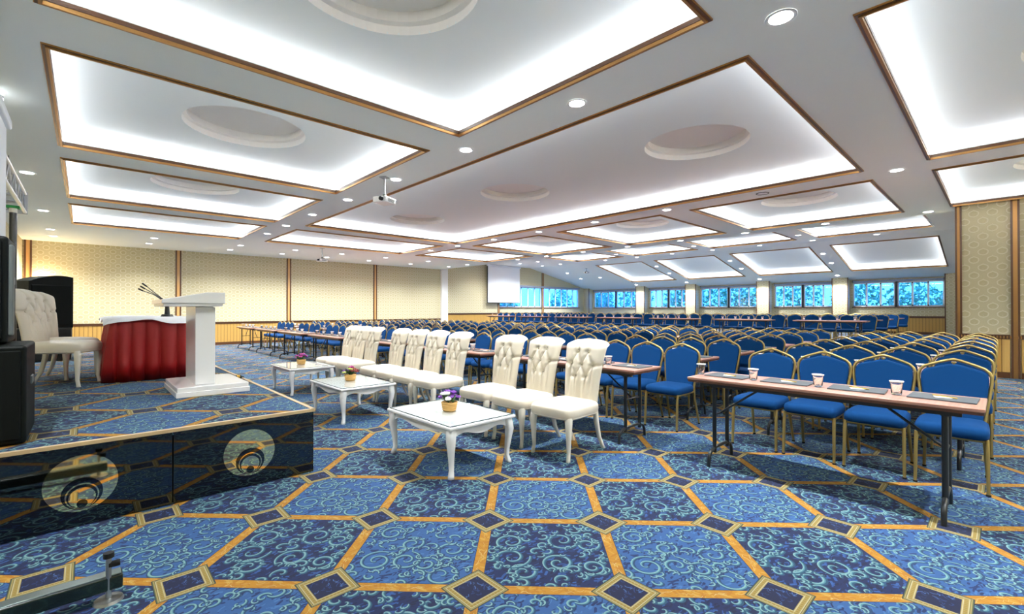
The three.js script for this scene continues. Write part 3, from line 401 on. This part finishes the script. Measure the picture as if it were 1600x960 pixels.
[-7.27, -7.74, -8.2].forEach((z, k) => place(whiteProto, 3.3, 0, z, -Math.PI / 2, `white tufted leather chair, ${ord[k]} of three behind the farthest coffee table from the pillar`, 'chair', 'white tufted chairs'));
[[-0.2, -6.9], [-0.22, -7.66]].forEach(([x, z], k) => place(whiteProto, x, 0.51, z, Math.PI / 2 - [0.42, 0.7][k], k ? 'white tufted chair on stage, second one behind the red-skirted table' : 'white tufted chair on stage at the podium end of the red table', 'chair', 'white chairs on the stage'));

// ------------------------------------------------------------------ white coffee tables with flowers
const CT = (() => { // depth 0.7 along x, length 1.0 along z, height 0.42
  const top = rbox(0.7, 0.026, 1.0, 0.01, 0, 0.397, 0, 2), apron = (L) => { const s = new THREE.Shape(); const h = L / 2; s.moveTo(-h, 0.388); s.lineTo(h, 0.388); s.lineTo(h, 0.3); s.quadraticCurveTo(h - 0.04, 0.335, h - 0.1, 0.34); s.bezierCurveTo(h * 0.45, 0.345, h * 0.3, 0.31, 0, 0.308); s.bezierCurveTo(-h * 0.3, 0.31, -h * 0.45, 0.345, -h + 0.1, 0.34); s.quadraticCurveTo(-h + 0.04, 0.335, -h, 0.3); s.closePath(); return new THREE.ExtrudeGeometry(s, { depth: 0.018, bevelEnabled: false, curveSegments: 8 }); };
  const ax = (z) => { const g = apron(0.58); g.translate(0, 0, z); return g; }, az = (x) => { const g = apron(0.88); g.rotateY(Math.PI / 2); g.translate(x, 0, 0); return g; };
  const lg = (sx, sz) => { const p = (o, y, r) => [sx * (0.295 + o), y, sz * (0.445 + o), r]; return leg([p(0, 0.388, 0.036), p(0.006, 0.345, 0.038), p(0.014, 0.29, 0.035), p(0.008, 0.21, 0.027), p(0, 0.12, 0.021), p(-0.002, 0.06, 0.019), p(0.006, 0.025, 0.022), p(0.01, 0, 0.024)], 12, 0.7); };
  return { top, aprons: [ax(0.44), ax(-0.458), az(0.29 - 0.0), az(-0.308)], legs: [lg(1, 1), lg(1, -1), lg(-1, 1), lg(-1, -1)] };
})();
const coffeeProto = new THREE.Group(); coffeeProto.name = 'coffee_table';
obj('tabletop', CT.top, M.white, coffeeProto); for (const a of CT.aprons) obj('apron', a, M.white, coffeeProto); for (const l of CT.legs) obj('leg', l, M.white, coffeeProto);
{ const g = new THREE.PlaneGeometry(0.655, 0.955); g.rotateX(-Math.PI / 2); g.translate(0, 0.4165, 0); obj('glass_plate', g, M.tableglass, coffeeProto); } obj('glass_rim', [box(-0.33, 0.33, 0.4105, 0.4165, 0.4775, 0.4805), box(-0.33, 0.33, 0.4105, 0.4165, -0.4805, -0.4775), box(0.3275, 0.3305, 0.4105, 0.4165, -0.48, 0.48), box(-0.3305, -0.3275, 0.4105, 0.4165, -0.48, 0.48)], M.glassedge, coffeeProto);
const CTS = [[2.39, -3.39, 'nearest the stage front, with purple and white flowers'], [2.48, -5.65, 'beside the stage corner, with mixed pink and red flowers'], [2.62, -7.9, 'beyond the podium, with magenta flowers']];
CTS.forEach(([x, z, w]) => place(coffeeProto, x, 0, z, 0, `white coffee table with cabriole legs ${w}`, 'coffee table', 'white coffee tables'));
function bouquet(x, z, mats, seed, label) {
  const R = rng(seed), t = thing('flower_basket', label, 'flower basket', [x, 0.4165, z], R() * 3, 'flower baskets on the coffee tables'); t.scale.setScalar(1.22);
  const pot = new THREE.LatheGeometry([[0.0001, 0], [0.045, 0], [0.05, 0.012], [0.056, 0.05], [0.06, 0.064], [0.056, 0.066], [0.05, 0.05], [0.0001, 0.05]].map(([a, b]) => new THREE.Vector2(a, b)), 20);
  const b = obj('basket', pot, M.basket, t); for (let k = 0; k < 4; k++) { const g = new THREE.TorusGeometry(0.049 + k * 0.003, 0.004, 5, 24); g.rotateX(Math.PI / 2); g.translate(0, 0.01 + k * 0.016, 0); obj('weave_ring', g, M.basket, b); }
  const lv = []; for (let k = 0; k < 16; k++) { const a = R() * 6.28, g = new THREE.SphereGeometry(0.03, 6, 4); g.scale(1, 0.16, 0.45); g.rotateZ(0.5 + R() * 0.8); g.rotateY(a); g.translate(Math.cos(a) * 0.04, 0.075 + R() * 0.03, -Math.sin(a) * 0.04); lv.push(g); } obj('leaves', lv, M.leaf, t);
  for (let k = 0; k < 17; k++) { const a = R() * 6.28, r = 0.02 + R() * 0.055, y = 0.085 + (0.07 - r) * 0.75 + R() * 0.03, cx = Math.cos(a) * r, cz = Math.sin(a) * r, list = [];
    for (let p = 0; p < 5; p++) { const g = new THREE.SphereGeometry(0.013, 6, 5); g.scale(1, 0.6, 0.8); const q = p / 5 * 6.28; g.translate(cx + Math.cos(q) * 0.013, y, cz + Math.sin(q) * 0.013); list.push(g); } const c = new THREE.SphereGeometry(0.006, 6, 4); c.translate(cx, y + 0.008, cz); list.push(c);
    const side = Math.floor((a / 6.283) * mats.length) % mats.length; obj('flower', list, mats[side], t); }
}
bouquet(2.39, -3.39, [M.purple, M.purple, M.petalwhite], 5, 'small wicker basket of purple and white flowers on coffee table');
bouquet(2.48, -5.7, [M.magenta, M.darkred, M.yellowgreen, M.purple], 6, 'small basket of pink, red and yellow-green flowers on coffee table');
bouquet(2.62, -7.95, [M.magenta, M.magenta, M.purple], 7, 'small basket of magenta flowers on the coffee table beyond the podium');

// ------------------------------------------------------------------ stage furniture
{ const p = thing('podium', 'white lacquered podium with sloping top and stepped base on stage', 'podium', [0.9, 0.51, -5.55]);
  obj('base', [rbox(0.6, 0.05, 0.86, 0.006, 0, 0.025, 0), rbox(0.58, 0.045, 0.84, 0.008, 0, 0.07, 0)], M.white, p);
  obj('post', rbox(0.14, 0.77, 0.62, 0.004, -0.06, 0.475, 0), M.white, p); obj('post_panel', rbox(0.16, 0.74, 0.03, 0.004, -0.06, 0.465, 0.315), M.white, p);
  const s = new THREE.Shape(); s.moveTo(-0.4, 0.875); s.lineTo(0.08, 0.875); s.lineTo(0.08, 0.97); s.lineTo(-0.06, 0.97); s.lineTo(-0.4, 0.9); s.closePath(); const g = new THREE.ExtrudeGeometry(s, { depth: 0.82, bevelEnabled: true, bevelThickness: 0.006, bevelSize: 0.006, bevelSegments: 1 }); g.translate(0, 0, -0.41); obj('desk_top', g, M.white, p); obj('desk_shelf', rbox(0.46, 0.03, 0.8, 0.004, -0.16, 0.858, 0), M.white, p); }
{ const t = thing('draped_table', 'panel table on stage wrapped in a pleated red satin skirt', 'table', [0.6, 0.51, -7.88]);
  const W = 0.39, L = 1.12, n = 720, ring = (y, amp, grow) => Array.from({ length: n }, (_, k) => { const q = k / n, per = 2 * (2 * W + 2 * L), s = q * per; let x, z, nx, nz; if (s < 2 * L) { x = W; z = -L + s; nx = 1; nz = 0; } else if (s < 2 * L + 2 * W) { x = W - (s - 2 * L); z = L; nx = 0; nz = 1; } else if (s < 4 * L + 2 * W) { x = -W; z = L - (s - 2 * L - 2 * W); nx = -1; nz = 0; } else { x = -W + (s - 4 * L - 2 * W); z = -L; nx = 0; nz = -1; } const w = amp * (1.6 * Math.pow(Math.abs(Math.sin(s * 21 + 1.0 * Math.sin(s * 4.3))), 0.7) - 0.9 + 0.3 * Math.sin(s * 13 + 1)); return V(x + nx * (w + grow), y, z + nz * (w + grow)); });
  obj('skirt', loft([ring(0.005, 0.04, 0.06), ring(0.2, 0.036, 0.045), ring(0.45, 0.028, 0.025), ring(0.66, 0.012, 0.006), ring(0.69, 0.004, 0.0)].map((r) => r.reverse())), M.red, t); }
{ const R = rng(3), n = 60, m = 22, pos = [], idx = []; const hx = 0.46, hz = 1.18; // crumpled white cloth lying over the table
  for (let i = 0; i <= n; i++) for (let j = 0; j <= m; j++) { const z = -hz + 2 * hz * i / n, x = -hx + 2 * hx * j / m, over = Math.max(0, Math.abs(x) - 0.395, Math.abs(z) - 1.12), drop = over > 0 ? Math.min(over * 1.0, 0.07) * (0.7 + 0.5 * Math.sin(z * 5 + x * 9)) : 0; pos.push(x, 0.714 - drop + 0.006 * Math.sin(x * 21 + z * 13) + 0.005 * Math.sin(z * 29 - x * 11) + 0.004 * (R() - 0.5), z); }
  for (let i = 0; i < n; i++) for (let j = 0; j < m; j++) { const a = i * (m + 1) + j; idx.push(a, a + m + 1, a + 1, a + 1, a + m + 1, a + m + 2); }
  const g = new THREE.BufferGeometry(); g.setAttribute('position', new THREE.Float32BufferAttribute(pos, 3)); g.setIndex(idx); g.computeVertexNormals(); const c = obj('table_runner', g, std(0xeeeef0, { roughness: 0.75, side: THREE.DoubleSide })); c.position.set(0.6, 0.51, -7.88); tag(c, 'crumpled white cloth lying over the red-skirted panel table', 'tablecloth'); }
{ const t = thing('gooseneck_microphone', 'black gooseneck conference microphone on the white-clothed table', 'microphone', [0.75, 1.235, -7.2], 0.3);
  obj('base', [cyl(0.055, 0.07, 0.03, 0, 0.015, 0, 18), cyl(0.02, 0.03, 0.12, 0, 0.09, 0, 12)], M.black, t);
  for (const k of [-1, 0, 1]) { const g = obj('gooseneck', tube([V(0, 0.14, 0), V(-0.04, 0.2, 0.03 * k), V(-0.14, 0.27, 0.04 + 0.04 * k), V(-0.26, 0.34 + 0.025 * k, 0.06 + 0.05 * k)], 0.005, 14, 6), M.black, t); obj('capsule', bar(V(-0.26, 0.34 + 0.025 * k, 0.06 + 0.05 * k), V(-0.31, 0.37 + 0.03 * k, 0.068 + 0.052 * k), 0.009, 8), M.blackfoot, g); } }
function cabinet(name, label, pos, w, h, d, turn, horn) { const t = thing(name, label, 'loudspeaker', pos, turn); obj('cabinet', rbox(w, h, d, 0.02, 0, h / 2, 0), M.cabinet, t); obj('grille', rbox(w - 0.05, h - 0.06, 0.02, 0.008, 0, h / 2, d / 2 + 0.004), M.grille, t); obj('handle', rbox(0.012, 0.05, 0.14, 0.005, w / 2 + 0.003, h * 0.6, 0), M.greyplastic, t); if (horn) obj('side_rail', rbox(0.035, h * 0.86, 0.06, 0.015, w / 2 + 0.004, h * 0.5, d / 2 - 0.05), M.greyplastic, t); for (const sx of [-1, 1]) for (const sz of [-1, 1]) obj('foot', cyl(0.018, 0.018, 0.012, sx * (w / 2 - 0.06), -0.001, sz * (d / 2 - 0.06), 10), M.blackfoot, t); return t; }
cabinet('subwoofer', 'large black subwoofer cabinet standing on the stage front', [-0.62, 0.516, -4.32], 0.72, 0.59, 0.62, 0, false);
cabinet('loudspeaker', 'tall black loudspeaker standing on the subwoofer', [-0.58, 1.112, -4.36], 0.46, 0.66, 0.42, 0, true);
{ const t = thing('flight_case', 'black equipment case behind the white stage chairs', 'case', [-0.62, 0.51, -10.5]); obj('case_body', rbox(0.9, 0.5, 0.7, 0.01, 0, 0.265, 0), M.blackflat, t); obj('case_trim', [rbox(0.91, 0.02, 0.71, 0.004, 0, 0.27, 0), rbox(0.91, 0.02, 0.71, 0.004, 0, 0.51, 0)], M.black, t); }
{ const t = thing('stage_monitor_speaker', 'black loudspeaker with curved top on the case behind stage chairs', 'loudspeaker', [-0.5, 1.03, -10.5], 0.5); const s = new THREE.Shape(); s.moveTo(-0.27, 0); s.lineTo(0.27, 0); s.lineTo(0.27, 0.8); s.quadraticCurveTo(0, 0.86, -0.27, 0.72); s.closePath(); const g = new THREE.ExtrudeGeometry(s, { depth: 0.4, bevelEnabled: true, bevelThickness: 0.012, bevelSize: 0.012, bevelSegments: 2 }); g.translate(0, 0.012, -0.2); obj('cabinet', g, M.cabinet, t); obj('grille', rbox(0.5, 0.64, 0.02, 0.008, 0, 0.36, 0.215), M.grille, t); }
// projection screen of the stage, truss and pole
{ const t = thing('stage_screen', 'white projection screen hanging beside the stage truss', 'screen', [-0.62, 0, -5.6]); obj('screen_cloth', box(-0.006, 0.006, 1.62, 3.2, -1.45, 1.0), M.screen, t); obj('screen_case', rbox(0.09, 0.1, 2.5, 0.02, 0, 3.25, -0.22), M.frame, t); obj('bottom_bar', rbox(0.03, 0.03, 2.45, 0.01, 0, 1.62, -0.22), M.frame, t); obj('hanger', [box(-0.01, 0.01, 3.3, 3.45, -1.2, -1.18), box(-0.01, 0.01, 3.3, 3.45, 0.7, 0.72)], M.steel, t); }
{ const t = thing('lighting_truss', 'aluminium box truss hung from the ceiling over the stage side', 'truss', [-0.78, 2.85, -8.2]); const h = 0.13, L = 1.35; for (const [x, y] of [[-h, -h], [h, -h], [-h, h], [h, h]]) obj('chord', bar(V(x, y, -L), V(x, y, L), 0.022, 10), M.alu, t); const web = []; for (let k = -5; k < 5; k++) { const z0 = k * L / 5, z1 = (k + 1) * L / 5, f = k % 2 ? 1 : -1; for (const x of [-h, h]) web.push(bar(V(x, -h * f, z0), V(x, h * f, z1), 0.01, 6)); for (const y of [-h, h]) web.push(bar(V(-h * f, y, z0), V(h * f, y, z1), 0.01, 6)); } obj('lattice', web, M.alu, t); obj('end_plate', [box(-h - 0.03, h + 0.03, -h - 0.03, h + 0.03, -L - 0.01, -L), box(-h - 0.03, h + 0.03, -h - 0.03, h + 0.03, L, L + 0.01)], M.alu, t); obj('drop_rod', [bar(V(0, h, -1.0), V(0, 0.568, -1.0), 0.008, 6), bar(V(0, h, 1.0), V(0, 0.568, 1.0), 0.008, 6)], M.steel, t); }
{ const t = thing('equipment_pole', 'dark floor pole with a green and white cap below the truss', 'pole', [-0.67, 0.51, -8.4]); obj('pole', cyl(0.035, 0.035, 2.0, 0, 1.02, 0, 12), M.black, t); obj('base', cyl(0.2, 0.22, 0.025, 0, 0.0125, 0, 20), M.black, t); obj('white_collar', cyl(0.036, 0.036, 0.05, 0, 2.05, 0, 12), M.paperwhite, t); obj('green_cap', rbox(0.12, 0.03, 0.12, 0.008, 0, 2.09, 0), M.green, t); }
{ const t = thing('wall_sconce', 'lit wall sconce on the wallpaper behind the black loudspeaker', 'wall lamp', [-1.0, 2.15, -20.2]); obj('back_plate', rbox(0.1, 0.18, 0.02, 0.006, 0, 0, 0.012), M.gold, t); const s = new THREE.CylinderGeometry(0.07, 0.05, 0.16, 16); s.translate(0, 0.02, 0.12); obj('lamp_shade', s, std(0xfff2dc, { emissive: 0xffe2b8, emissiveIntensity: 6 }), t); const l = new THREE.PointLight(0xffdcae, 3.2); l.position.set(0, 0.02, 0.12); l.castShadow = true; l.shadow.radius = 3; l.name = 'sconce_lamp'; t.add(l); }
// low light bar on the carpet in front of the stage
{ const t = thing('floor_light_bar', 'low dark metal bar on a round foot lying before the stage', 'light bar', [-0.3, 0, -2.8], 0); obj('bar_body', rbox(0.86, 0.065, 0.07, 0.008, 0, 0.075, 0), phys(0x16241c, { roughness: 0.25, clearcoat: 0.6 }), t); obj('bar_top', rbox(0.85, 0.006, 0.06, 0.002, 0, 0.11, 0), phys(0x7b8684, { roughness: 0.2, metalness: 0.6 }), t); for (const x of [-0.3, 0.38]) { obj('foot_plate', cyl(0.05, 0.055, 0.012, x, 0.006, 0.03, 24), M.steel, t); obj('stem', cyl(0.011, 0.011, 0.19, x, 0.105, -0.005 + 0.03, 10), M.steel, t); obj('knob', [cyl(0.02, 0.02, 0.022, x, 0.205, 0.025, 12), bar(V(x, 0.16, 0.025), V(x + 0.04, 0.16, 0.025), 0.014, 10)], M.blackfoot, t); } }
{ const t = thing('small_bottle', 'small dark bottle with yellow label at the stage edge', 'bottle', [1.28, 0.512, -6.1]); const g = new THREE.LatheGeometry([[0.0001, 0], [0.022, 0], [0.022, 0.05], [0.008, 0.068], [0.008, 0.085], [0.0001, 0.085]].map(([a, b]) => new THREE.Vector2(a, b)), 14); g.rotateZ(-Math.PI / 2); g.translate(0, 0.022, 0); obj('bottle_body', g, M.black, t); const b = new THREE.CylinderGeometry(0.0225, 0.0225, 0.03, 14); b.rotateZ(Math.PI / 2); b.translate(0.025, 0.022, 0); obj('label_band', b, std(0xd9a21e, { roughness: 0.5 }), t); }

// ------------------------------------------------------------------ projectors, hall screen, smoke detector
function projector(x, y0, z, drop, turn, label) { const t = thing('ceiling_projector', label, 'projector', [x, y0 - drop, z], turn, 'ceiling projectors'); obj('body', rbox(0.3, 0.09, 0.24, 0.015, 0, 0, 0), M.white, t); obj('lens', bar(V(-0.15, 0, 0.05), V(-0.19, 0, 0.05), 0.032, 14), M.blackfoot, t); obj('vent', [0, 1, 2, 3].map((k) => box(-0.08, 0.1, -0.025 + k * 0.014, -0.018 + k * 0.014, 0.12, 0.122)), M.greyplastic, t); obj('mount_pole', bar(V(0, 0.045, 0), V(0, drop, 0), 0.016, 10), M.steel, t); obj('ceiling_plate', box(-0.06, 0.06, drop - 0.012, drop, -0.06, 0.06), M.steel, t); obj('cradle', [rbox(0.12, 0.02, 0.12, 0.005, 0, 0.06, 0), cyl(0.03, 0.03, 0.04, 0, 0.085, 0, 12)], M.greyplastic, t); }
projector(3.5, 3.45, -6.76, 0.38, 0.5, 'white projector on a ceiling pole near the largest coffer');
projector(5.95, 3.45, -16.0, 0.42, 0.2, 'white projector hanging before the long wallpapered wall');
projector(21.3, 3.74, -16.5, 0.25, 0.0, 'small white projector hanging under the sloping ceiling');
{ const t = thing('projection_screen', 'large white projection screen hung before the gable windows', 'screen', [18.0, 0, -19.98]); obj('screen_cloth', box(-1.26, 1.26, 1.74, 3.84, -0.004, 0.004), M.screen, t); obj('screen_case', rbox(2.66, 0.1, 0.1, 0.02, 0, 3.87, 0), M.frame, t); obj('bottom_bar', rbox(2.56, 0.035, 0.03, 0.01, 0, 1.735, 0), M.darkpost, t); obj('dark_border', [box(-1.3, -1.26, 1.74, 3.84, -0.004, 0.005)], M.darkpost, t); }
{ const t = thing('ceiling_speaker', 'flush round ceiling speaker ring beside the largest coffer', 'ceiling speaker', [9.03, 3.448, -2.98]); const g = new THREE.TorusGeometry(0.1, 0.01, 6, 28); g.rotateX(Math.PI / 2); obj('ring', g, M.greyplastic, t); obj('mesh_disc', cyl(0.095, 0.095, 0.006, 0, 0, 0, 24), M.lampring, t); }

renderer.render(scene, camera);
